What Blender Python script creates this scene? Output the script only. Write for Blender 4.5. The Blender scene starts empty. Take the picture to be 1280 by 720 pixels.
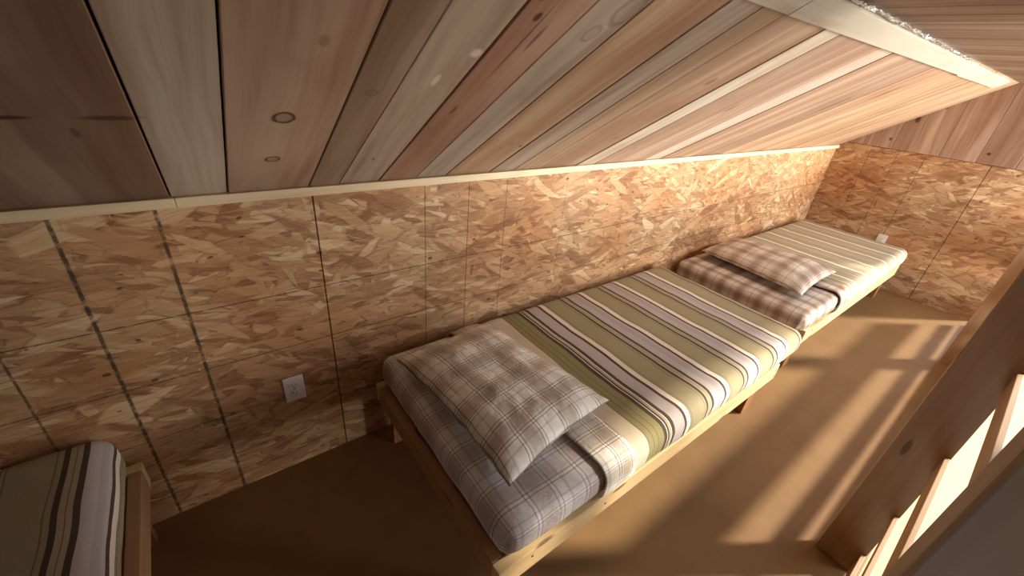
import bpy, bmesh, math, random
from mathutils import Vector, Matrix, noise
random.seed(7)
SC = bpy.context.scene
COL = SC.collection
PI = math.pi

# ------------------------------------------------------------------ helpers
def lin(r, g, b):
    f = lambda c: (c/255/12.92) if c/255 <= 0.04045 else ((c/255+0.055)/1.055)**2.4
    return (f(r), f(g), f(b), 1.0)

def wood(r, g, b, k=0.42):
    m = 0.35*r + 0.45*g + 0.2*b
    return lin(r+(m-r)*k, g+(m-g)*k, b+(m-b)*k)

def link(name, bm, mat, parent=None, smooth=False):
    me = bpy.data.meshes.new(name)
    bmesh.ops.recalc_face_normals(bm, faces=bm.faces)
    bm.to_mesh(me); bm.free()
    if smooth:
        for p in me.polygons: p.use_smooth = True
    o = bpy.data.objects.new(name, me)
    if mat: me.materials.append(mat)
    COL.objects.link(o)
    if parent: o.parent = parent
    return o

def tag(o, label, cat, group=None, kind=None):
    if label: o['label'] = label
    if cat: o['category'] = cat
    if group: o['group'] = group
    if kind: o['kind'] = kind
    return o

def struct(o, label=None, cat=None):
    o['kind'] = 'structure'
    if label: o['label'] = label
    if cat: o['category'] = cat
    return o

def thing(name, label, cat, loc, group=None, rz=0.0):
    o = bpy.data.objects.new(name, None); COL.objects.link(o)
    o.location = loc; o.rotation_euler = (0, 0, rz); o.empty_display_size = 0.1
    return tag(o, label, cat, group)

def add_box(bm, x0, x1, y0, y1, z0, z1, bev=0.0):
    vs = [bm.verts.new(p) for p in ((x0,y0,z0),(x1,y0,z0),(x1,y1,z0),(x0,y1,z0),(x0,y0,z1),(x1,y0,z1),(x1,y1,z1),(x0,y1,z1))]
    fs = [bm.faces.new([vs[i] for i in q]) for q in ((3,2,1,0),(4,5,6,7),(0,1,5,4),(1,2,6,5),(2,3,7,6),(3,0,4,7))]
    if bev > 0:
        es = list({e for f in fs for e in f.edges})
        bmesh.ops.bevel(bm, geom=es, offset=bev, segments=2, profile=0.6, affect='EDGES')

def box_obj(name, x0, x1, y0, y1, z0, z1, mat, parent=None, bev=0.0):
    bm = bmesh.new(); add_box(bm, x0, x1, y0, y1, z0, z1, bev)
    return link(name, bm, mat, parent)

# ------------------------------------------------------------------ node helpers
class NT:
    def __init__(s, name):
        s.m = bpy.data.materials.new(name); s.m.use_nodes = True
        s.t = s.m.node_tree; s.n = s.t.nodes; s.l = s.t.links
        s.b = s.n['Principled BSDF']
    def node(s, typ, **kw):
        n = s.n.new(typ)
        for k, v in kw.items(): setattr(n, k, v)
        return n
    def put(s, sock, v):
        if isinstance(v, bpy.types.NodeSocket): s.l.new(v, sock)
        elif v is not None: sock.default_value = v
    def math(s, op, a, b=None, c=None, clamp=False):
        n = s.node('ShaderNodeMath', operation=op); n.use_clamp = clamp
        s.put(n.inputs[0], a)
        if b is not None: s.put(n.inputs[1], b)
        if c is not None: s.put(n.inputs[2], c)
        return n.outputs[0]
    def vmath(s, op, a, b=None):
        n = s.node('ShaderNodeVectorMath', operation=op)
        s.put(n.inputs[0], a)
        if b is not None: s.put(n.inputs[1], b)
        return n.outputs[0]
    def comb(s, x=0.0, y=0.0, z=0.0):
        n = s.node('ShaderNodeCombineXYZ')
        s.put(n.inputs[0], x); s.put(n.inputs[1], y); s.put(n.inputs[2], z)
        return n.outputs[0]
    def sep(s, v):
        n = s.node('ShaderNodeSeparateXYZ'); s.put(n.inputs[0], v)
        return n.outputs[0], n.outputs[1], n.outputs[2]
    def mapping(s, v, scale=(1,1,1), rot=(0,0,0), loc=(0,0,0)):
        n = s.node('ShaderNodeMapping'); s.put(n.inputs[0], v)
        n.inputs['Scale'].default_value = scale; n.inputs['Rotation'].default_value = rot; n.inputs['Location'].default_value = loc
        return n.outputs[0]
    def noise(s, v, scale, detail=3.0, rough=0.55, dist=0.0, col=False):
        n = s.node('ShaderNodeTexNoise'); s.put(n.inputs['Vector'], v)
        n.inputs['Scale'].default_value = scale; n.inputs['Detail'].default_value = detail
        n.inputs['Roughness'].default_value = rough; n.inputs['Distortion'].default_value = dist
        return n.outputs['Color'] if col else n.outputs['Fac']
    def vor(s, v, scale, feature='F1'):
        n = s.node('ShaderNodeTexVoronoi', voronoi_dimensions='2D', feature=feature); s.put(n.inputs['Vector'], v)
        n.inputs['Scale'].default_value = scale
        return n
    def ramp(s, f, stops, interp='LINEAR'):
        n = s.node('ShaderNodeValToRGB'); s.put(n.inputs[0], f)
        r = n.color_ramp; r.interpolation = interp
        while len(r.elements) < len(stops): r.elements.new(0.5)
        for e, (p, c) in zip(r.elements, stops):
            e.position = p; e.color = c if len(c) == 4 else (*c, 1)
        return n.outputs[0]
    def mix(s, f, a, b, mode='MIX'):
        n = s.node('ShaderNodeMix', data_type='RGBA', blend_type=mode)
        s.put(n.inputs[0], f); s.put(n.inputs[6], a); s.put(n.inputs[7], b)
        return n.outputs[2]
    def smooth(s, v, lo, hi):
        n = s.node('ShaderNodeMapRange', interpolation_type='SMOOTHSTEP')
        s.put(n.inputs[0], v); n.inputs[1].default_value = lo; n.inputs[2].default_value = hi
        return n.outputs[0]
    def attr(s, name):
        n = s.node('ShaderNodeAttribute', attribute_name=name); return n
    def pos(s):
        return s.node('ShaderNodeNewGeometry').outputs['Position']
    def obj(s):
        return s.node('ShaderNodeTexCoord').outputs['Object']
    def bump(s, h, strength=0.3, dist=0.01):
        n = s.node('ShaderNodeBump'); n.inputs['Strength'].default_value = strength; n.inputs['Distance'].default_value = dist
        s.put(n.inputs['Height'], h); s.l.new(n.outputs[0], s.b.inputs['Normal'])
    def done(s, col, rough=0.6, spec=0.3, metal=0.0):
        s.put(s.b.inputs['Base Color'], col); s.put(s.b.inputs['Roughness'], rough)
        s.b.inputs['Specular IOR Level'].default_value = spec; s.b.inputs['Metallic'].default_value = metal
        return s.m

def g(v): return (v, v, v, 1)

# ------------------------------------------------------------------ materials
def mat_osb(name, axes, vlines, hlines, tone=1.0):
    """Oriented strand board: overlapping wood strands with marker guide lines.  axes: which world axes give (along, up)."""
    t = NT(name)
    px, py, pz = t.sep(t.pos())
    u = {'x': px, 'y': py}[axes[0]]
    uv = t.comb(u, pz, 0.0)
    warp = t.noise(uv, 7.0, 2.0, 0.5, col=True)
    warp = t.vmath('SCALE', t.vmath('SUBTRACT', warp, (0.5, 0.5, 0.5)))
    warp.node.inputs['Scale'].default_value = 0.035
    base = t.vmath('ADD', uv, warp)
    pal = [(0.0, wood(146, 102, 70, 0.14)), (0.12, wood(166, 120, 84, 0.14)), (0.35, wood(194, 148, 108, 0.14)), (0.6, wood(204, 160, 118, 0.14)),
           (0.85, wood(214, 176, 134, 0.14)), (1.0, wood(234, 208, 168, 0.14))]
    bg = t.noise(t.mapping(base, (5, 28, 1)), 1.0, 5.0, 0.65)
    col = t.ramp(bg, [(0.3, wood(162, 116, 80, 0.14)), (0.5, wood(190, 144, 104, 0.14)), (0.7, wood(208, 166, 124, 0.14))])
    hgt = t.math('MULTIPLY', bg, 0.3)
    layers = [(0.15, 6, 24, 0.35), (-0.28, 8, 32, 0.45), (0.75, 8, 28, 0.66), (-0.9, 7, 27, 0.66), (0.05, 5, 20, 0.55), (1.35, 10, 36, 0.8), (-0.12, 8, 42, 0.55), (0.42, 10, 40, 0.7), (0.2, 12, 64, 0.72), (-0.3, 4.5, 19, 0.72), (0.55, 6, 22, 0.8)]
    for i, (ang, sx, sy, th) in enumerate(layers):
        v = t.mapping(base, (1, 1, 1), (0, 0, ang), (i*3.17, i*1.73, 0))
        v = t.mapping(v, (sx, sy, 1))
        vo = t.vor(v, 1.0); ed = t.vor(v, 1.0, 'DISTANCE_TO_EDGE')
        r, gg, bb = t.sep(vo.outputs['Color'])
        on = t.math('GREATER_THAN', r, th)
        soft = t.smooth(ed.outputs['Distance'], 0.03, 0.14)
        msk = t.math('MULTIPLY', on, soft)
        grain = t.noise(t.mapping(v, (0.35, 3.0, 1)), 3.0, 2.0, 0.6)
        shade = t.math('ADD', gg, t.math('MULTIPLY', t.math('SUBTRACT', grain, 0.5), 0.45))
        lc = t.ramp(shade, pal)
        # thin dark rim round each strand
        rim = t.math('MULTIPLY', on, t.math('SUBTRACT', 1.0, t.smooth(t.math('ABSOLUTE', t.math('SUBTRACT', ed.outputs['Distance'], 0.03)), 0.0, 0.05)))
        col = t.mix(t.math('MULTIPLY', rim, 0.22), col, lin(112, 70, 42))
        col = t.mix(t.math('MULTIPLY', msk, 0.86), col, lc)
        hgt = t.math('ADD', t.math('MULTIPLY', hgt, t.math('SUBTRACT', 1.0, t.math('MULTIPLY', msk, 0.8))), t.math('MULTIPLY', msk, t.math('ADD', 0.2, t.math('MULTIPLY', bb, 0.6))))
    fine = t.noise(t.mapping(base, (9, 95, 1)), 1.0, 4.0, 0.65)
    col = t.mix(t.math('MULTIPLY', t.smooth(fine, 0.45, 0.75), 0.34), col, t.mix(1.0, col, lin(176, 146, 126), 'MULTIPLY'))
    col = t.mix(t.math('MULTIPLY', t.smooth(fine, 0.48, 0.25), 0.30), col, lin(232, 208, 172))
    big = t.noise(uv, 1.7, 2.0, 0.5)
    col = t.mix(t.smooth(big, 0.35, 0.7), col, t.mix(1.0, col, lin(240, 218, 200), 'MULTIPLY'))
    # small dark flecks
    fl = t.vor(t.mapping(base, (9, 17, 1)), 1.0)
    fr, fg, fb = t.sep(fl.outputs['Color'])
    fleck = t.math('MULTIPLY', t.math('GREATER_THAN', fr, 0.84), t.math('LESS_THAN', fl.outputs['Distance'], t.math('MULTIPLY', fg, 0.11)))
    col = t.mix(t.math('MULTIPLY', fleck, 0.75), col, lin(70, 40, 26))
    # guide lines
    jit = t.math('MULTIPLY', t.math('SUBTRACT', t.noise(uv, 60.0, 2.0), 0.5), 0.004)
    ink = t.noise(uv, 35.0, 3.0, 0.6)
    tot = None
    for c, lst in ((u, vlines), (pz, hlines)):
        for (p, w, st) in lst:
            d = t.math('ABSOLUTE', t.math('ADD', t.math('SUBTRACT', c, p), jit))
            m = t.math('MULTIPLY', t.math('SUBTRACT', 1.0, t.smooth(d, w*0.35, w*0.75)), st)
            tot = m if tot is None else t.math('MAXIMUM', tot, m)
    tot = t.math('MULTIPLY', tot, t.smooth(ink, 0.25, 0.55))
    col = t.mix(tot, col, lin(62, 58, 44))
    col = t.mix(1.0, col, (0.98*tone, 0.965*tone, 0.90*tone, 1), 'MULTIPLY')
    t.bump(hgt, 0.3, 0.006)
    return t.done(col, 0.62, 0.25)

def mat_boards(name, knots=(), rough=0.5, grain_axis='attr'):
    """Sawn softwood boards.  Attributes: bcol = the board's own wood colour, bvec = (across, along, seed)."""
    t = NT(name)
    bc = t.attr('bcol').outputs['Color']
    bv = t.attr('bvec').outputs['Vector']
    ax, al, sd = t.sep(bv)
    v = t.comb(t.math('ADD', ax, t.math('MULTIPLY', sd, 3.1)), t.math('ADD', al, t.math('MULTIPLY', sd, 7.7)), sd)
    wob = t.noise(t.mapping(v, (3, 1.2, 1)), 1.0, 2.0, 0.5)
    gv = t.comb(t.math('ADD', t.math('MULTIPLY', ax, 46.0), t.math('MULTIPLY', wob, 7.0)), t.math('MULTIPLY', al, 1.6), sd)
    gr = t.noise(gv, 1.0, 4.0, 0.6)
    br = t.noise(t.mapping(v, (11, 0.7, 1)), 1.0, 2.0, 0.5)
    bl = t.noise(t.mapping(v, (5, 3, 1)), 1.0, 3.0, 0.6)
    col = t.mix(t.smooth(gr, 0.3, 0.8), t.mix(1.0, bc, g(1.05), 'MULTIPLY'), t.mix(1.0, bc, lin(224, 208, 196), 'MULTIPLY'))
    col = t.mix(t.math('MULTIPLY', t.smooth(br, 0.42, 0.66), 0.42), col, t.mix(1.0, bc, lin(198, 172, 152), 'MULTIPLY'))
    col = t.mix(t.math('MULTIPLY', t.smooth(br, 0.5, 0.28), 0.5), col, t.mix(0.5, bc, lin(222, 205, 180)))
    col = t.mix(t.math('MULTIPLY', t.smooth(bl, 0.5, 0.75), 0.35), col, t.mix(1.0, bc, lin(208, 176, 156), 'MULTIPLY'))
    streak = t.noise(t.comb(t.math('MULTIPLY', ax, 150.0), t.math('MULTIPLY', al, 2.2), sd), 1.0, 2.0, 0.5)
    col = t.mix(t.math('MULTIPLY', t.smooth(streak, 0.62, 0.8), 0.22), col, t.mix(1.0, bc, lin(150, 110, 88), 'MULTIPLY'))
    for (kx, ks, rx, rs, st, kind) in knots:
        nz = t.math('MULTIPLY', t.math('SUBTRACT', t.noise(v, 40.0, 2.0), 0.5), 0.5)
        dx = t.math('DIVIDE', t.math('SUBTRACT', ax, kx), rx)
        ds = t.math('DIVIDE', t.math('SUBTRACT', al, ks), rs)
        d = t.math('ADD', t.math('SQRT', t.math('ADD', t.math('MULTIPLY', dx, dx), t.math('MULTIPLY', ds, ds))), t.math('MULTIPLY', nz, 0.5))
        if kind == 'ring':
            m = t.math('SUBTRACT', 1.0, t.smooth(t.math('ABSOLUTE', t.math('SUBTRACT', d, 0.85)), 0.05, 0.28))
            m = t.math('MAXIMUM', m, t.math('MULTIPLY', t.math('SUBTRACT', 1.0, t.smooth(d, 0.8, 1.0)), 0.35))
            c = lin(92, 56, 36)
        elif kind == 'pale':
            m = t.math('SUBTRACT', 1.0, t.smooth(d, 0.4, 1.1)); c = lin(226, 214, 196)
        else:
            m = t.math('SUBTRACT', 1.0, t.smooth(d, 0.45, 1.1)); c = lin(58, 30, 20)
        col = t.mix(t.math('MULTIPLY', m, st), col, c)
    t.bump(gr, 0.12, 0.003)
    return t.done(col, rough, 0.3)

def mat_wood(name, c1, c2, axis='x', rough=0.5, knots=True, dark=lin(96, 58, 34)):
    """Plain lumber, grain along a local axis."""
    t = NT(name)
    o = t.obj(); x, y, z = t.sep(o)
    rnd = t.node('ShaderNodeObjectInfo').outputs['Random']
    al = {'x': x, 'y': y, 'z': z}[axis]
    oth = [c for k, c in (('x', x), ('y', y), ('z', z)) if k != axis]
    off = t.math('MULTIPLY', rnd, 11.0)
    v = t.comb(t.math('ADD', t.math('MULTIPLY', al, 1.5), off), t.math('MULTIPLY', oth[0], 38.0), t.math('MULTIPLY', oth[1], 38.0))
    gr = t.noise(v, 1.0, 4.0, 0.6, 0.6)
    col = t.ramp(gr, [(0.3, c1), (0.7, c2)])
    st = t.noise(t.comb(t.math('ADD', t.math('MULTIPLY', al, 3.0), off), t.math('MULTIPLY', oth[0], 14.0), t.math('MULTIPLY', oth[1], 14.0)), 1.0, 3.0, 0.6)
    col = t.mix(t.math('MULTIPLY', t.smooth(st, 0.55, 0.8), 0.35), col, t.mix(1.0, c1, lin(190, 150, 120), 'MULTIPLY'))
    if knots:
        k = t.vor(t.comb(t.math('ADD', t.math('MULTIPLY', al, 2.6), off), t.math('ADD', t.math('MULTIPLY', oth[0], 11.0), t.math('MULTIPLY', oth[1], 11.0)), 0.0), 1.0)
        r, gg, bb = t.sep(k.outputs['Color'])
        m = t.math('MULTIPLY', t.math('GREATER_THAN', r, 0.55), t.math('SUBTRACT', 1.0, t.smooth(k.outputs['Distance'], 0.06, 0.13)))
        col = t.mix(t.math('MULTIPLY', m, 0.8), col, dark)
    t.bump(gr, 0.1, 0.003)
    return t.done(col, rough, 0.3)

def mat_floor():
    t = NT('brown_painted_plywood')
    p = t.pos()
    n = t.noise(p, 5.0, 4.0, 0.6); f = t.noise(p, 240.0, 2.0, 0.6); w = t.noise(t.mapping(p, (2, 30, 1)), 1.0, 3.0, 0.6)
    col = t.ramp(n, [(0.3, lin(128, 96, 60)), (0.7, lin(140, 106, 68))])
    col = t.mix(t.math('MULTIPLY', t.smooth(f, 0.5, 0.8), 0.25), col, lin(120, 84, 48))
    col = t.mix(t.math('MULTIPLY', t.smooth(w, 0.5, 0.8), 0.18), col, lin(128, 90, 52))
    t.bump(f, 0.08, 0.002)
    return t.done(col, 0.55, 0.35)

def mat_plain(name, c, rough=0.6, spec=0.3, metal=0.0, scale=30.0, amt=0.15):
    t = NT(name)
    n = t.noise(t.obj(), scale, 3.0, 0.6)
    dk = tuple(x*0.75 for x in c[:3]) + (1,)
    col = t.mix(t.math('MULTIPLY', t.smooth(n, 0.4, 0.75), amt*2), c, dk)
    return t.done(col, rough, spec, metal)

def fabric_weave(t, col, uv, strength=0.15):
    x, y, z = t.sep(uv)
    wv = t.math('ADD', t.math('SINE', t.math('MULTIPLY', x, 1500.0)), t.math('SINE', t.math('MULTIPLY', y, 1500.0)))
    n = t.noise(uv, 300.0, 2.0, 0.6); wr = t.noise(uv, 14.0, 3.0, 0.55, 0.6)
    col = t.mix(t.math('MULTIPLY', t.smooth(n, 0.45, 0.75), strength), col, t.mix(1.0, col, g(0.72), 'MULTIPLY'))
    t.bump(t.math('ADD', t.math('MULTIPLY', wr, 1.0), t.math('MULTIPLY', n, 0.12)), 0.6, 0.014)
    return col

def mat_plaid(name, base, band, line, tint, P=0.165, Q=0.165):
    t = NT(name)
    uv = t.attr('puv').outputs['Vector']
    warp = t.vmath('SCALE', t.vmath('SUBTRACT', t.noise(uv, 9.0, 1.0, 0.5, col=True), (0.5, 0.5, 0.5))); warp.node.inputs['Scale'].default_value = 0.01
    x, y, z = t.sep(t.vmath('ADD', uv, warp))
    W = (1, 1, 1, 1)
    stops = [(0.0, W), (0.17, line), (0.195, W), (0.245, line), (0.27, tint), (0.32, band), (0.56, tint), (0.61, line), (0.635, W), (0.69, line), (0.71, W), (0.86, tint), (0.91, W)]
    fx = t.math('FRACT', t.math('DIVIDE', t.math('ADD', x, 10.0), P)); fy = t.math('FRACT', t.math('DIVIDE', t.math('ADD', y, 10.03), Q))
    a = t.ramp(fx, stops, 'CONSTANT'); b = t.ramp(fy, stops, 'CONSTANT')
    col = t.mix(1.0, t.mix(1.0, base, a, 'MULTIPLY'), b, 'MULTIPLY')
    col = fabric_weave(t, col, uv)
    return t.done(col, 0.9, 0.1)

def mat_stripes(name, C, hem_w, first_cream, P=0.315):
    """Woven bedspread: stripes across the bed by distance from its hem (puv.x)."""
    t = NT(name)
    uv = t.attr('puv').outputs['Vector']
    wob = t.math('MULTIPLY', t.math('SUBTRACT', t.noise(t.mapping(uv, (1.0, 2.5, 1)), 1.6, 1.0), 0.5), 0.022)
    x, y, z = t.sep(uv)
    x = t.math('ADD', x, wob)
    k, o, d, tn, lv, cr, fi = C['khaki'], C['olive'], C['dark'], C['tan'], C['lav'], C['cream'], C['fine']
    st = [(0, cr), (.085, fi), (.10, k), (.118, fi), (.13, k), (.44, fi), (.452, k), (.49, d), (.535, tn), (.575, fi), (.585, tn), (.625, d), (.668, lv), (.79, C['lav2']), (.90, lv), (.945, d), (.992, cr)]
    body = t.ramp(t.math('FRACT', t.math('DIVIDE', t.math('SUBTRACT', x, first_cream), P)), st, 'CONSTANT')
    L = first_cream
    hs = [(0, C['hem']), (hem_w/L, fi), ((hem_w+.006)/L, o), ((hem_w+.03)/L, fi), ((hem_w+.036)/L, o), ((hem_w+.06)/L, fi), ((hem_w+.066)/L, o), ((hem_w+.098)/L, d), ((hem_w+.118)/L, cr), ((hem_w+.122)/L, d), ((hem_w+.132)/L, tn), ((hem_w+.145)/L, cr), ((hem_w+.149)/L, d), ((hem_w+.168)/L, lv), ((L-.016)/L, d)]
    head = t.ramp(t.math('DIVIDE', x, L), hs, 'CONSTANT')
    col = t.mix(t.math('GREATER_THAN', x, L), head, body)
    rib = t.math('SINE', t.math('MULTIPLY', x, 1250.0))
    n = t.noise(t.mapping(uv, (500, 130, 1)), 1.0, 2.0, 0.6)
    col = t.mix(t.math('MULTIPLY', t.smooth(n, 0.42, 0.7), 0.35), col, t.mix(1.0, col, g(0.7), 'MULTIPLY'))
    t.bump(t.math('ADD', t.math('MULTIPLY', n, 0.3), t.math('MULTIPLY', t.noise(uv, 12.0, 2.0), 0.9)), 0.3, 0.01)
    return t.done(col, 0.9, 0.1)

def mat_foil():
    t = NT('crumpled_foil')
    n = t.noise(t.obj(), 90.0, 3.0, 0.7)
    t.bump(n, 0.9, 0.02)
    return t.done(t.ramp(n, [(0.3, lin(205, 205, 203)), (0.7, lin(245, 245, 245))]), 0.32, 0.6, 0.5)

# ------------------------------------------------------------------ measured layout (metres; floor z = 0, camera above the origin)
CAM_H = 1.659
KNEE_Y = 1.496         # knee wall plane
END_X = 5.33           # end wall plane
BACK_X = -2.85
SL = math.radians(33.476)
SZ0 = 1.232            # slope height at the knee wall
FLAT_Z = 1.885
RAIL_Y = -0.165        # inner side of the railing slats
EDGE_Y = -0.20         # edge of the loft floor

M = {}
M['osb_wall'] = mat_osb('osb_knee_wall', ('x', 'z'),
    [(-0.512, .006, .8), (-0.312, .009, .9), (-0.097, .009, .9), (0.741, .0035, .85), (0.949, .0035, .85), (1.153, .0035, .8), (1.538, .003, .5), (1.97, .003, .3), (3.2, .003, .3), (4.1, .003, .25)],
    [(0.855, .0038, .85), (0.625, .0038, .8), (0.395, .0035, .65), (0.19, .003, .4)])
M['osb_end'] = mat_osb('osb_end_wall', ('y', 'z'),
    [(1.215, .004, .8), (1.006, .004, .8), (0.806, .004, .8), (0.382, .005, .9)], [(0.86, .003, .4), (0.60, .003, .3)], 0.92)
M['gap'] = mat_plain('dark_wall_void', lin(24, 18, 14), 0.9, 0.05)
M['pine'] = mat_wood('pale_pine_trim', lin(212, 188, 150), lin(226, 206, 172), 'x', 0.5, False)
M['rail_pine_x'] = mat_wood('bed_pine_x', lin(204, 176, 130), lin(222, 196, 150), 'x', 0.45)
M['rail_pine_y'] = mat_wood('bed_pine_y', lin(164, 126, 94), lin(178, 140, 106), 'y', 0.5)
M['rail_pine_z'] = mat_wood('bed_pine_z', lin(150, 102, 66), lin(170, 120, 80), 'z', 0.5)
M['post'] = mat_wood('railing_post_wood', lin(160, 126, 94), lin(178, 144, 110), 'z', 0.5)
M['slat'] = mat_wood('railing_slat_wood', lin(160, 126, 94), lin(178, 144, 110), 'x', 0.5)
M['floor'] = mat_floor()
M['low_floor'] = mat_wood('lower_floor_planks', lin(160, 128, 78), lin(172, 140, 90), 'x', 0.45, False)
M['log'] = mat_wood('great_room_boards', lin(112, 88, 68), lin(128, 102, 80), 'x', 0.6)
M['plate'] = mat_plain('white_plastic', lin(226, 222, 214), 0.35, 0.4, 0, 8, 0.03)
M['slot'] = mat_plain('black_slot', lin(20, 18, 18), 0.6)
M['steel'] = mat_plain('dull_steel', lin(120, 116, 110), 0.4, 0.5, 0.8)
M['nail'] = mat_plain('dark_nail_head', lin(60, 44, 34), 0.5, 0.3, 0.3)
M['platform'] = mat_plain('plywood_platform', lin(176, 136, 92), 0.7, 0.2)
M['foil'] = mat_foil()
W1 = (1, 1, 1, 1)
M['plaid_pillow'] = mat_plaid('plaid_pillowcase', lin(242, 239, 233), lin(216, 209, 202), lin(186, 176, 168), lin(236, 231, 227))
M['plaid_sheet'] = mat_plaid('plaid_fitted_sheet', lin(234, 236, 238), lin(226, 218, 217), lin(204, 193, 192), lin(236, 230, 232), 0.21, 0.19)
M['plaid_brown'] = mat_plaid('plaid_fitted_sheet_brown', lin(214, 204, 194), lin(206, 194, 188), lin(206, 192, 184), lin(228, 220, 214), 0.13, 0.13)
M['plaid_brown_pillow'] = mat_plaid('plaid_pillowcase_brown', lin(214, 202, 190), lin(214, 204, 198), lin(206, 194, 186), lin(232, 224, 218), 0.15, 0.15)
ST = dict(khaki=lin(166, 156, 126), olive=lin(150, 142, 104), dark=lin(88, 76, 68), tan=lin(182, 168, 144), lav=lin(192, 182, 180), lav2=lin(180, 170, 170), cream=lin(238, 226, 210), fine=lin(132, 118, 92), hem=lin(214, 200, 178))
ST2 = dict(khaki=lin(172, 162, 134), olive=lin(172, 162, 134), dark=lin(150, 138, 116), tan=lin(206, 196, 172), lav=lin(186, 178, 158), lav2=lin(172, 164, 144), cream=lin(244, 236, 220), fine=lin(226, 218, 198), hem=lin(206, 190, 168))
M['stripe_olive'] = mat_stripes('striped_bedspread_olive', ST, 0.115, 0.365, 0.318)
M['stripe_pale'] = mat_stripes('striped_bedspread_pale', ST2, 0.03, 0.24, 0.26)
M['stripe_dark'] = mat_stripes('striped_bedspread_grey', ST, 0.115, 0.33, 0.315)

# ------------------------------------------------------------------ boards with per-board colour
def board_set(name, boards, frame, mat, gap=0.004, thick=0.018, n_len=1, struct_=True):
    """boards: (a0, a1, l0, l1, colour, tweak).  frame(a, l, t) -> world point, a across the boards, l along them, t into the wall."""
    bm = bmesh.new()
    lc = bm.verts.layers.float_color.new('bcol'); lv = bm.verts.layers.float_vector.new('bvec')
    for i, (a0, a1, l0, l1, c, drop) in enumerate(boards):
        A0, A1 = a0+gap/2, a1-gap/2
        pts = [(A0, l0, 0+drop), (A1, l0, 0+drop), (A1, l1, 0+drop), (A0, l1, 0+drop), (A0, l0, thick), (A1, l0, thick), (A1, l1, thick), (A0, l1, thick)]
        vs = []
        for (a, l, t_) in pts:
            v = bm.verts.new(frame(a, l, t_)); v[lc] = c; v[lv] = (a, l, i*0.731+0.2); vs.append(v)
        fs = [bm.faces.new([vs[k] for k in q]) for q in ((0,1,2,3),(7,6,5,4),(4,5,1,0),(5,6,2,1),(6,7,3,2),(7,4,0,3))]
        es = [e for e in fs[0].edges]
        bmesh.ops.bevel(bm, geom=es, offset=0.0018, segments=1, affect='EDGES')
    return link(name, bm, mat)

def slope_pt(x, s, t):
    # s up the slope from the knee wall, t up through the boards
    return (x, KNEE_Y - s*math.cos(SL) + t*math.sin(SL), SZ0 + s*math.sin(SL) + t*math.cos(SL))

# sloped ceiling
tanb, pale, red, grey, brown, warm = wood(186, 142, 104), wood(206, 190, 162), wood(184, 126, 92), wood(178, 158, 132), wood(172, 128, 92), wood(190, 144, 98)
CB = [(-1.28, -1.05, tanb), (-1.05, -0.86, pale), (-0.86, -0.43, brown), (-0.43, -0.053, wood(158, 116, 86)), (-0.053, 0.0855, pale), (0.0855, 0.314, wood(192, 144, 106)), (0.314, 0.413, wood(170, 132, 98)),
      (0.413, 0.555, wood(192, 166, 136)), (0.555, 0.70, red), (0.70, 0.832, wood(178, 158, 136)), (0.832, 1.045, wood(196, 148, 104)), (1.045, 1.175, wood(176, 152, 130)), (1.175, 1.295, wood(180, 144, 106)), (1.295, 1.575, wood(176, 130, 92)),
      (1.575, 1.70, wood(208, 192, 166)), (1.70, 2.127, wood(182, 140, 108)), (2.127, 2.29, wood(202, 186, 166)), (2.29, 2.62, wood(186, 142, 106)), (2.62, 3.0, wood(178, 138, 108)), (3.0, 3.45, wood(190, 144, 100)), (3.45, 4.1, wood(196, 148, 98)), (4.1, END_X, warm)]
x = -1.28
while x > BACK_X:
    w = random.choice((0.14, 0.19, 0.235)); CB.insert(0, (max(x-w, BACK_X), x, random.choice((tanb, brown, wood(176, 132, 96), pale)))); x -= w
S_TOP = (FLAT_Z+0.01-SZ0)/math.sin(SL)
ck = [(0.197, 0.50, 0.024, 0.027, 1.0, 'ring'), (0.190, 0.262, 0.019, 0.019, 0.95, 'ring'), (0.235, 0.78, 0.012, 0.02, 0.3, 'dark'),
      (-0.225, 0.49, 0.045, 0.010, 0.9, 'dark'), (-0.09, 0.49, 0.055, 0.012, 0.7, 'dark'), (-0.15, 0.43, 0.008, 0.03, 0.5, 'dark'),
      (0.575, 0.97, 0.010, 0.014, 0.95, 'dark'), (0.60, 0.92, 0.010, 0.016, 0.9, 'dark'), (0.615, 0.84, 0.004, 0.16, 0.6, 'dark'), (0.60, 0.55, 0.006, 0.03, 0.7, 'dark'), (0.64, 0.86, 0.006, 0.05, 0.6, 'dark'),
      (0.535, 0.79, 0.017, 0.018, 0.8, 'pale'), (0.49, 0.68, 0.01, 0.03, 0.7, 'pale'), (0.475, 0.22, 0.006, 0.012, 0.6, 'dark'), (0.36, 0.62, 0.016, 0.014, 0.45, 'ring'),
      (1.02, 0.28, 0.010, 0.012, 0.75, 'dark'), (0.965, 0.30, 0.008, 0.010, 0.5, 'dark'), (0.80, 0.98, 0.03, 0.05, 0.4, 'ring'), (0.77, 0.90, 0.02, 0.03, 0.35, 'ring'),
      (1.48, 0.78, 0.02, 0.03, 0.5, 'dark'), (1.50, 0.33, 0.012, 0.02, 0.4, 'dark'), (1.93, 0.62, 0.012, 0.05, 0.6, 'dark'), (1.80, 0.20, 0.012, 0.02, 0.4, 'dark'), (2.9, 0.7, 0.02, 0.12, 0.6, 'dark'), (3.2, 0.85, 0.02, 0.10, 0.6, 'dark'), (2.55, 0.38, 0.015, 0.03, 0.45, 'dark')]
M['ceil'] = mat_boards('ceiling_boards', ck)
rr = random.Random(3)
ceil = board_set('ceiling', [(a, b, 0.0, S_TOP, c, rr.choice((0.0, 0.0015, 0.003))) for a, b, c in CB], slope_pt, M['ceil'], 0.0042)
struct(ceil)
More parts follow.
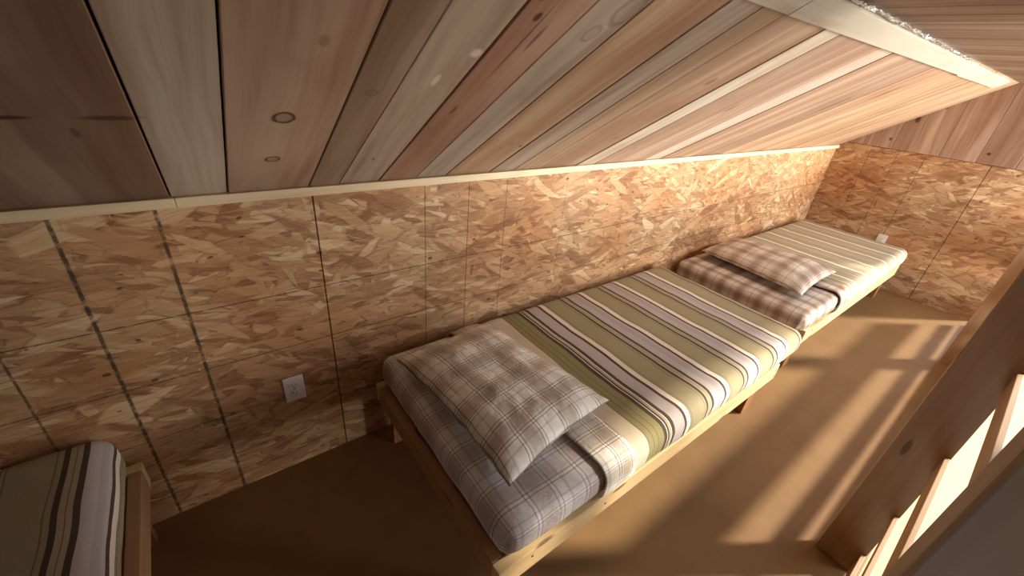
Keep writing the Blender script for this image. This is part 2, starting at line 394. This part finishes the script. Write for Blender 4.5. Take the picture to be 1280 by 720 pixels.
# thin dark backing above the boards, so the joints read dark
bm = bmesh.new()
pts = [slope_pt(xx, ss, tt) for tt in (0.02, 0.16) for xx, ss in ((BACK_X, -0.12), (END_X+0.1, -0.12), (END_X+0.1, S_TOP+0.1), (BACK_X, S_TOP+0.1))]
vs = [bm.verts.new(p) for p in pts]
for q in ((0,1,2,3),(7,6,5,4),(0,1,5,4),(1,2,6,5),(2,3,7,6),(3,0,4,7)): bm.faces.new([vs[k] for k in q])
struct(link('ceiling_backing', bm, M['gap']))

# flat ceiling over the loft edge, boards across (along y)
FY0, FY1 = -0.33, KNEE_Y - (S_TOP-0.06)*math.cos(SL)
fb = []; x = BACK_X
rr = random.Random(11)
while x < END_X:
    w = rr.choice((0.14, 0.19, 0.19, 0.235)); fb.append((x, min(x+w, END_X), FY0, FY1, rr.choice((wood(156, 118, 92), wood(146, 108, 82), wood(170, 138, 112), wood(160, 124, 100))), 0.0)); x += w
M['flat'] = mat_boards('flat_ceiling_boards')
struct(board_set('ceiling_flat', fb, lambda a, l, t: (a, l, FLAT_Z+t), M['flat'], 0.003))
struct(box_obj('ceiling_flat_backing', BACK_X, END_X+0.1, FY0, FY1+0.05, FLAT_Z+0.02, FLAT_Z+0.16, M['gap']))

# ------------------------------------------------------------------ floor, knee wall, end wall, back wall
floor = struct(box_obj('floor', BACK_X, END_X+0.1, EDGE_Y, KNEE_Y+0.1, -0.03, 0.0, M['floor']))
struct(box_obj('floor_joists', BACK_X, END_X+0.1, EDGE_Y+0.005, KNEE_Y+0.1, -0.27, -0.031, M['log']))
bm = bmesh.new()
for a, b in ((BACK_X, -2.12), (-2.118, 0.3205), (0.3245, 2.764), (2.7665, END_X)):
    add_box(bm, a, b, KNEE_Y, KNEE_Y+0.011, 0.0, SZ0+0.02, 0.0012)
struct(link('wall_left', bm, M['osb_wall']))
struct(box_obj('wall_left_backing', BACK_X, END_X+0.1, KNEE_Y+0.0125, KNEE_Y+0.1, -0.03, SZ0+0.03, M['gap']))
bm = bmesh.new()
OT = 1.275
for a, b in ((0.3835, KNEE_Y), (-0.075, 0.381)):
    add_box(bm, END_X, END_X+0.011, a, b, 0.0, OT, 0.0012)
struct(link('wall_far', bm, M['osb_end']))
eb = []
rr = random.Random(5)
ys = [KNEE_Y, 1.27, 1.07, 0.93, 0.73, 0.488, 0.25, 0.05, -0.075]
ec = [wood(186, 134, 98), wood(190, 140, 106), wood(178, 128, 96), wood(196, 148, 114), wood(188, 138, 106), wood(176, 124, 92), wood(186, 136, 100), wood(180, 130, 98)]
for i in range(len(ys)-1):
    eb.append((-ys[i], -ys[i+1], OT+0.003, 2.25, ec[i], 0.0))
M['end_boards'] = mat_boards('end_wall_boards', [(-0.99, 1.55, 0.022, 0.035, 0.85, 'dark'), (-1.11, 1.36, 0.014, 0.018, 0.8, 'dark'), (-0.84, 1.66, 0.016, 0.012, 0.5, 'dark'), (-0.44, 1.36, 0.016, 0.014, 0.9, 'dark'), (-0.2, 1.33, 0.02, 0.03, 0.85, 'dark'), (-0.22, 1.55, 0.025, 0.04, 0.7, 'ring')])
struct(board_set('wall_far_upper', eb, lambda a, l, t: (END_X+0.001+t, -a, l), M['end_boards'], 0.003, 0.016))
struct(box_obj('wall_far_backing', END_X+0.018, END_X+0.1, -0.075, KNEE_Y+0.1, -2.6, 2.3, M['gap']))
struct(box_obj('wall_near', BACK_X-0.1, BACK_X, -1.4, KNEE_Y+0.1, -0.03, 2.2, M['log']))

# trim along the top of the knee wall (two lengths, butt joint)
bm = bmesh.new()
def trim_piece(bm, x0, x1):
    # section: front face plumb, top bevelled under the slope
    zt = SZ0 + (KNEE_Y-(KNEE_Y-0.019))*math.tan(SL)
    add_box(bm, x0, x1, KNEE_Y-0.019, KNEE_Y-0.0005, 1.207, SZ0+0.004, 0.002)
trim_piece(bm, BACK_X, -0.046); trim_piece(bm, -0.0445, END_X-0.002)
struct(link('trim_1', bm, M['pine']))

# trim where the slope meets the flat ceiling
def slope_board(name, x0, x1, s0, s1, t0, t1, mat):
    bm = bmesh.new()
    vs = [bm.verts.new(slope_pt(a, s, t)) for t in (t0, t1) for a, s in ((x0, s0), (x1, s0), (x1, s1), (x0, s1))]
    fs = [bm.faces.new([vs[k] for k in q]) for q in ((0,1,2,3),(7,6,5,4),(0,1,5,4),(1,2,6,5),(2,3,7,6),(3,0,4,7))]
    bmesh.ops.bevel(bm, geom=list(bm.edges), offset=0.0018, segments=2, affect='EDGES')
    return link(name, bm, mat)
M['pine_grey'] = mat_wood('pale_pine_ceiling_trim', lin(182, 174, 160), lin(194, 186, 172), 'x', 0.5, False)
struct(slope_board('trim_2', -1.3, 1.252, 1.100, 1.176, -0.020, -0.001, M['pine_grey']))
struct(slope_board('trim_3', 1.254, 3.44, 1.098, 1.176, -0.020, -0.001, M['pine_grey']))
struct(slope_board('trim_4', 3.443, 4.82, 1.090, 1.172, -0.018, -0.001, M['pine_grey']))

# crumpled foil poking out along the trim
bm = bmesh.new(); rf = random.Random(21)
xx = 0.9; prev = None
rows = []
while xx < 3.15:
    hgt = 0.010 + 0.020*rf.random()*(1.0 if xx < 2.6 else 0.6)
    col_ = []
    for k in range(4):
        s = 1.150 + 0.026*k/3*1.0 + (hgt if k == 3 else 0) + rf.uniform(-.003, .003)
        t = 0.001 - 0.030*(k/3)**1.0 + rf.uniform(-.006, .006)
        if k == 0: t = -0.0008
        col_.append(bm.verts.new(slope_pt(xx+rf.uniform(-.004, .004), 1.1775 + 0.003*k + rf.uniform(0, .004) + (hgt*0.4 if k == 3 else 0), -0.002 - 0.0075*k + rf.uniform(-.005, .005))))
    rows.append(col_); xx += rf.uniform(.006, .014)
for a, b in zip(rows, rows[1:]):
    for k in range(3):
        bm.faces.new((a[k], b[k], b[k+1])); bm.faces.new((a[k], b[k+1], a[k+1]))
foil = link('foil_insulation', bm, M['foil'])
md = foil.modifiers.new('thick', 'SOLIDIFY'); md.thickness = 0.0006
tag(foil, 'torn silver foil edge poking out along the pale ceiling trim', 'foil')

# ------------------------------------------------------------------ outlets
def outlet(label, loc, rz):
    r = thing('wall_outlet', label, 'outlet', loc, None, rz)
    # local: plate in xz, facing -y
    bm = bmesh.new(); add_box(bm, -0.0375, 0.0375, -0.007, 0.0, -0.0595, 0.0595, 0.003)
    link('cover_plate', bm, M['plate'], r)
    for sgn in (1, -1):
        bm = bmesh.new()
        ring = []
        for k in range(28):
            a = 2*PI*k/28; x = 0.0172*math.cos(a); z = max(-0.0135, min(0.0135, 0.0172*math.sin(a)))
            ring.append((x, z))
        f0 = [bm.verts.new((x, -0.0069, z)) for x, z in ring]; f1 = [bm.verts.new((x*0.97, -0.0092, z*0.97)) for x, z in ring]
        bm.faces.new(f0); bm.faces.new(f1)
        for k in range(28): bm.faces.new((f0[k], f0[(k+1) % 28], f1[(k+1) % 28], f1[k]))
        rc = link('receptacle', bm, M['plate'], r); rc.location = (0, 0, 0.0195*sgn)
        for sx, h in ((-0.0063, 0.0085), (0.0063, 0.007)):
            bm = bmesh.new(); add_box(bm, sx-0.0012, sx+0.0012, -0.0098, -0.0088, 0.002-h/2+0.002, 0.002+h/2+0.002)
            link('slot', bm, M['slot'], rc)
        bm = bmesh.new(); bmesh.ops.create_cone(bm, cap_ends=True, segments=14, radius1=0.0026, radius2=0.0026, depth=0.001, matrix=Matrix.Translation((0, -0.0093, -0.0075)) @ Matrix.Rotation(PI/2, 4, 'X'))
        link('ground_hole', bm, M['slot'], rc)
    bm = bmesh.new(); bmesh.ops.create_cone(bm, cap_ends=True, segments=14, radius1=0.0032, radius2=0.0028, depth=0.0018, matrix=Matrix.Translation((0, -0.0078, 0)) @ Matrix.Rotation(PI/2, 4, 'X'))
    link('screw', bm, M['steel'], r)
    return r
outlet('white duplex outlet on the strand-board knee wall, left of the middle bed', (0.153, KNEE_Y, 0.422), 0.0)
outlet('small white outlet on the end wall, behind the foot of the far bed', (END_X, 0.80, 0.455), -PI/2)

# ------------------------------------------------------------------ beds
def bed_frame(label, x0, y0, L, Wd, top, group, rz=0.0, rh=0.098):
    r = thing('single_bed', label, 'bed', (x0, y0, 0), group, rz)
    t = 0.038
    def part(name, a, b, c, d, e, f, mat): return box_obj(name, a, b, c, d, e, f, mat, r, 0.003)
    fr = part('side_rail', 0.0, L, 0, t, top-rh, top, M['rail_pine_x'])
    part('side_rail', 0.0, L, Wd-t, Wd, top-rh, top, M['rail_pine_x'])
    part('end_board', 0.001, t, t+0.001, Wd-t-0.001, top-rh, top-0.001, M['rail_pine_y'])
    part('end_board', L-t, L-0.001, t+0.001, Wd-t-0.001, top-rh, top-0.001, M['rail_pine_y'])
    part('platform', t+0.001, L-t-0.001, t+0.001, Wd-t-0.001, top-0.03, top-0.012, M['platform'])
    for lx in (t+0.002, L-t-0.002-0.089):
        for ly in (t+0.002, Wd-t-0.002-0.038):
            part('leg', lx, lx+0.089, ly, ly+0.038, 0.0, top-0.032, M['rail_pine_z'])
    for (nx, nz) in ((0.018, top-0.03), (0.02, top-0.075), (0.13, top-0.03), (L*0.25, top-0.05), (L-0.03, top-0.03), (L-0.03, top-0.07)):
        bm = bmesh.new(); bmesh.ops.create_cone(bm, cap_ends=True, segments=12, radius1=0.0042, radius2=0.0042, depth=0.002, matrix=Matrix.Translation((nx, -0.0006, nz)) @ Matrix.Rotation(PI/2, 4, 'X'))
        link('screw', bm, M['nail'], fr)
    return r

def rbox(L, Wd, Hh, r, cuts=(44, 22, 8), off=0.0):
    """closed rounded block, local origin at centre of its bottom head edge corner: x 0..L, y 0..Wd, z 0..Hh; with puv = unfolded cloth coordinate"""
    hx, hy, hz = L/2+off, Wd/2+off, Hh/2+off
    bm = bmesh.new(); lay = bm.verts.layers.float_vector.new('puv')
    def face(fn, nu, nv):
        grid = [[bm.verts.new(fn(-1+2*i/nu, -1+2*j/nv)) for j in range(nv+1)] for i in range(nu+1)]
        for i in range(nu):
            for j in range(nv):
                bm.faces.new((grid[i][j], grid[i+1][j], grid[i+1][j+1], grid[i][j+1]))
    nx, ny, nz = cuts
    face(lambda a, b: (a*hx, b*hy, hz), nx, ny); face(lambda a, b: (a*hx, b*hy, -hz), nx, ny)
    face(lambda a, b: (a*hx, hy, b*hz), nx, nz); face(lambda a, b: (a*hx, -hy, b*hz), nx, nz)
    face(lambda a, b: (hx, a*hy, b*hz), ny, nz); face(lambda a, b: (-hx, a*hy, b*hz), ny, nz)
    for v in bm.verts:
        x, y, z = v.co
        u = x + L/2; w = y + Wd/2
        e = 1e-6
        if abs(x-hx) < e: u += hz - z
        if abs(x+hx) < e: u -= hz - z
        if abs(y-hy) < e: w += hz - z
        if abs(y+hy) < e: w -= hz - z
        v[lay] = (u, w, 0)
    bmesh.ops.remove_doubles(bm, verts=bm.verts, dist=1e-5)
    rr_ = r + off
    for v in bm.verts:
        q = Vector((max(-(hx-rr_), min(hx-rr_, v.co.x)), max(-(hy-rr_), min(hy-rr_, v.co.y)), max(-(hz-rr_), min(hz-rr_, v.co.z))))
        d = v.co - q
        if d.length > 1e-9: v.co = q + d.normalized()*rr_
        v.co += Vector((L/2, Wd/2, Hh/2))
    return bm

def wrinkle(bm, amp, sc, seed, zmin=-1):
    bm.normal_update()
    for v in bm.verts:
        if v.co.z < zmin: continue
        n = noise.fractal(Vector((v.co.x*sc+seed, v.co.y*sc*1.3, v.co.z*sc+seed*.7)), 0.9, 2.1, 3)
        v.co += v.normal*amp*n

def mattress(label, loc, L, Wd, Hh, mat, seed, group, rz=0.0):
    bm = rbox(L, Wd, Hh, 0.052)
    wrinkle(bm, 0.004, 5.0, seed, 0.02)
    o = link('mattress', bm, mat, None, True); o.location = loc; o.rotation_euler = (0, 0, rz)
    return tag(o, label, 'mattress', group)

def cover_bm(L, Wd, Hh, off, x0, x1, seed, zlow=0.012, skew=0.0, amp=0.004, origin=None):
    bm = rbox(L, Wd, Hh, 0.052, (90, 44, 10), off)
    wrinkle(bm, amp, 5.0, seed, 0.02)
    geom = lambda: list(bm.verts)+list(bm.edges)+list(bm.faces)
    bmesh.ops.bisect_plane(bm, geom=geom(), plane_co=(x0, Wd/2, 0), plane_no=Vector((-1, skew, 0)).normalized(), clear_outer=True)
    if x1 is not None:
        bmesh.ops.bisect_plane(bm, geom=geom(), plane_co=(x1, Wd/2, 0), plane_no=Vector((1, -skew, 0)).normalized(), clear_outer=True)
    bmesh.ops.bisect_plane(bm, geom=geom(), plane_co=(0, 0, zlow), plane_no=(0, 0, -1), clear_outer=True)
    lay = bm.verts.layers.float_vector['puv']
    for v in bm.verts:
        u = v[lay]; v[lay] = (u.x - (origin if origin is not None else x0), u.y, 0)
    return bm

def bedspread(label, loc, L, Wd, Hh, xf, xh, stripe, plaid, seed, group, rz=0.0, skew=0.0, fold=True):
    bm = cover_bm(L, Wd, Hh, 0.010, xh, None, seed, 0.012, skew)
    o = link('bedspread', bm, stripe, None, True); o.location = loc; o.rotation_euler = (0, 0, rz)
    md = o.modifiers.new('thick', 'SOLIDIFY'); md.thickness = 0.004; md.offset = -0.2
    tag(o, label, 'bedspread', group)
    if fold:
        bm = cover_bm(L, Wd, Hh, 0.0150, xf, xh+0.004, seed, 0.010, skew, 0.0055)
        # roll the folded edge over and give it a hump
        for v in bm.verts:
            d = (v.co.x - xf)/0.03
            if 0 <= d < 1: v.co.z -= 0.007*(1-d)**2 if v.co.z > Hh*0.7 else 0
            if v.co.z > Hh*0.5: v.co.z += 0.006*max(0, math.sin(min(1, max(0, (v.co.x-xf)/(xh-xf)))*PI))
        f = link('folded_sheet', bm, plaid, o, True)
        md = f.modifiers.new('thick', 'SOLIDIFY'); md.thickness = 0.007; md.offset = -0.3
        f['label'] = 'plaid top sheet folded back over the bedspread'
    return o

def pillow(label, corners, zc, T, mat, seed, group, flop=0.0):
    """corners: head-wall, foot-wall, foot-front, head-front (x, y, z); bilinear cloth cushion"""
    A, B, C_, D_ = [Vector(c) for c in corners]
    cen = (A+B+C_+D_)/4
    N1, N2 = 40, 56
    bm = bmesh.new(); lay = bm.verts.layers.float_vector.new('puv')
    def P(i, j, side):
        u, v = i/N1, j/N2                      # u: head->foot, v: wall->front
        a, b = 2*u-1, 2*v-1
        # pinch the edges between the corners
        u2 = 0.5 + 0.5*a*(1-0.07*(1-b*b)) if True else u
        v2 = 0.5 + 0.5*b*(1-0.05*(1-a*a))
        p = (A*(1-u2)+B*u2)*(1-v2) + (D_*(1-u2)+C_*u2)*v2 - cen
        th = T*(max(0, 1-a**4)**0.55)*(max(0, 1-b**4)**0.55)
        th *= 1.0 + 0.10*noise.noise(Vector((u*3+seed, v*3, 0.3)))
        wr = 0.009*noise.fractal(Vector((u*5+seed, v*6, seed)), 0.8, 2.2, 4)
        edge = min(1, 4*min(u, 1-u, v, 1-v)*1.2)
        crease = 0.006*noise.noise(Vector((a*9+seed, b*9, 2.0)))*(1-edge)
        if side > 0: p.z += 0.80*th + wr*min(1, edge*1.5) + crease
        else: p.z -= 0.20*th*(1.0)
        if edge == 0: p.z += 0.0015*side
        return p
    for side in (1, -1):
        gr = []
        for i in range(N1+1):
            row = []
            for j in range(N2+1):
                if side < 0 and (i in (0, N1) or j in (0, N2)): row.append(top[i][j]); continue
                v = bm.verts.new(P(i, j, side)); v[lay] = (i/N1*(B-A).length, j/N2*(D_-A).length, 0); row.append(v)
            gr.append(row)
        if side > 0: top = gr
        for i in range(N1):
            for j in range(N2):
                q = (gr[i][j], gr[i+1][j], gr[i+1][j+1], gr[i][j+1])
                bm.faces.new(q if side > 0 else q[::-1])
    o = link('pillow', bm, mat, None, True); o.location = cen
    tag(o, label, 'pillow', group)
    return o

G_B, G_M, G_S, G_P = 'low plank beds along the knee wall', 'mattresses on the plank beds', 'striped bedspreads', 'plaid pillows'
# middle bed
bed_frame('low pine plank bed in the middle, under the plaid pillow and olive bedspread', 0.467, 0.482, 1.905, 0.965, 0.34, G_B)
mattress('mattress in a grey and mauve plaid sheet on the middle bed', (0.492, 0.487, 0.341), 2.08, 0.975, 0.140, M['plaid_sheet'], 1.0, G_M)
bedspread('olive, grey and cream striped bedspread on the middle bed', (0.492, 0.487, 0.341), 2.08, 0.975, 0.140, 0.375, 0.53, M['stripe_olive'], M['plaid_pillow'], 1.0, G_S, 0.0, -0.06)
pillow('pale grey and cream plaid pillow on the middle bed', [(0.515, 1.315, 0.545), (0.995, 1.365, 0.545), (1.115, 0.68, 0.54), (0.56, 0.59, 0.545)], 0, 0.088, M['plaid_pillow'], 4.0, G_P)
# far bed
bed_frame('low plank bed at the far end, against the end wall', 2.90, 0.545, 2.2, 0.925, 0.34, G_B)
mattress('mattress in a brown plaid sheet on the far bed', (2.80, 0.545, 0.341), 2.34, 0.92, 0.140, M['plaid_brown'], 3.0, G_M)
bedspread('pale beige and white striped bedspread on the far bed', (2.80, 0.545, 0.341), 2.34, 0.92, 0.140, 0.46, 0.64, M['stripe_pale'], M['plaid_brown'], 3.0, G_S, 0.0, -0.15)
pillow('brownish plaid pillow in the shade on the far bed', [(2.99, 1.40, 0.54), (3.46, 1.40, 0.55), (3.60, 0.68, 0.545), (2.93, 0.66, 0.535)], 0, 0.10, M['plaid_brown_pillow'], 9.0, G_P)
# near-left bed (only its foot shows)
bed_frame('low plank bed in the dark at the left, only its foot in sight', -2.25, 0.51, 1.905, 0.965, 0.34, G_B)
mattress('mattress under the dark striped bedspread at the left', (-2.445, 0.515, 0.341), 2.06, 0.965, 0.158, M['plaid_sheet'], 5.0, G_M)
bedspread('dim grey striped bedspread on the bed in the left corner of the photo', (-2.445, 0.515, 0.341), 2.06, 0.965, 0.158, 0.37, 0.53, M['stripe_dark'], M['plaid_sheet'], 5.0, G_S, 0.0, 0.0)

# ------------------------------------------------------------------ railing along the open edge of the loft
rl = thing('loft_railing', 'wooden loft railing of posts and horizontal slats along the open edge', 'railing', (0, 0, 0))
PY1 = -0.045
for px, w in ((0.285, 0.042), (1.755, 0.042), (4.16, 0.042)):
    box_obj('post', px, px+w, RAIL_Y-0.0145, PY1, 0.0, 1.86, M['post'], rl, 0.003)
TS = 0.013
def slat(x0, x1, z0, z1): box_obj('slat', x0, x1, RAIL_Y-TS, RAIL_Y, z0, z1, M['slat'], rl, 0.0015)
for z0, z1 in ((0.02, 0.12), (0.323, 0.361), (0.584, 0.671), (0.950, 1.022)): slat(0.3275, 1.7545, z0, z1)
for z0, z1 in ((0.002, 0.215), (0.275, 0.385), (0.555, 0.735), (0.745, 0.925)):
    slat(1.7975, 4.1595, z0, z1); slat(4.2025, END_X-0.001, z0, z1)

# ------------------------------------------------------------------ the great room below and beside the loft
struct(box_obj('floor_lower', -3.0, 13.0, -6.0, KNEE_Y+0.2, -2.70, -2.60, M['low_floor']))
struct(box_obj('wall_left_lower', -3.0, 13.0, KNEE_Y+0.11, KNEE_Y+0.2, -2.6, -0.05, M['log']))
# added unseen partition, keeps fill and sky light off the near loft
struct(box_obj('wall_light_block', -3.0, 2.36, -1.42, -1.30, -2.6, 2.4, M['log']))
struct(box_obj('ceiling_side', BACK_X, 2.15, -1.30, FY0-0.002, FLAT_Z, FLAT_Z+0.16, M['log']))

# ------------------------------------------------------------------ unseen wall across the great room, window added to hold the fill lamp
WY = -5.2
WX0, WX1, WZ0, WZ1 = 3.0, 7.2, -0.2, 2.0
def window_wall():
    bm = bmesh.new()
    for a, b, c, d in ((-3.0, WX0, -2.6, 2.4), (WX1, 13.0, -2.6, 2.4), (WX0, WX1, -2.6, WZ0), (WX0, WX1, WZ1, 2.4)): add_box(bm, a, b, WY-0.12, WY, c, d)
    struct(link('wall_right', bm, M['log']))
    bm = bmesh.new()
    e = 0.08
    bars = [(WX0, WX0+e, WZ0, WZ1), (WX1-e, WX1, WZ0, WZ1), (WX0+e, WX1-e, WZ0, WZ0+e), (WX0+e, WX1-e, WZ1-e, WZ1)]
    for k in (1, 2): bars.append((WX0+(WX1-WX0)*k/3-0.03, WX0+(WX1-WX0)*k/3+0.03, WZ0+e, WZ1-e))
    for a, b, c, d in bars: add_box(bm, a, b, WY-0.08, WY+0.02, c, d, 0.004)
    struct(link('added_window', bm, M['pine_grey']))
window_wall()

# ------------------------------------------------------------------ light: low sun through the open side, added area fill, sky
sun = bpy.data.lights.new('sun', 'SUN'); sun.energy = 4.4; sun.angle = math.radians(4.0); sun.color = (1.0, 0.88, 0.70)
so = bpy.data.objects.new('sun', sun); COL.objects.link(so)
d = Vector((-1.6, 1.0, -1.55)); so.rotation_euler = d.to_track_quat('-Z', 'Y').to_euler()
al = bpy.data.lights.new('window_fill', 'AREA'); al.shape = 'RECTANGLE'; al.size = WX1-WX0-0.2; al.size_y = WZ1-WZ0-0.2; al.energy = 860; al.color = (1.0, 0.94, 0.84)  # added fill lamp in the unseen window, brightens knee wall, ceiling and beds
ao = bpy.data.objects.new('window_fill', al); COL.objects.link(ao); ao.location = ((WX0+WX1)/2, WY+0.06, (WZ0+WZ1)/2); ao.rotation_euler = (PI/2, 0, 0)
w = bpy.data.worlds.new('World'); SC.world = w; w.use_nodes = True
bgn = w.node_tree.nodes['Background']; bgn.inputs[0].default_value = (0.85, 0.93, 1.0, 1); bgn.inputs[1].default_value = 3.2

# ------------------------------------------------------------------ camera
cam = bpy.data.cameras.new('camera'); co = bpy.data.objects.new('camera', cam); COL.objects.link(co)
R = [[0.7963453155737386, -0.22209675971683124, 0.5625896974590335], [-0.5979244860940931, -0.42934701818679155, 0.6768659002366906], [0.09121648586126026, -0.875405144660114, -0.4747055776054538]]
co.matrix_world = Matrix(((R[0][0], -R[0][1], -R[0][2], 0), (R[1][0], -R[1][1], -R[1][2], 0), (R[2][0], -R[2][1], -R[2][2], CAM_H), (0, 0, 0, 1)))
cam.sensor_width = 36.0; cam.sensor_fit = 'HORIZONTAL'; cam.lens = 36.0*518.37/1280
cam.clip_start = 0.005; cam.clip_end = 200
SC.camera = co
SC.view_settings.view_transform = 'Standard'; SC.view_settings.look = 'None'
SC.view_settings.exposure = 0.65; SC.view_settings.gamma = 1.0; SC.view_settings.use_curve_mapping = False
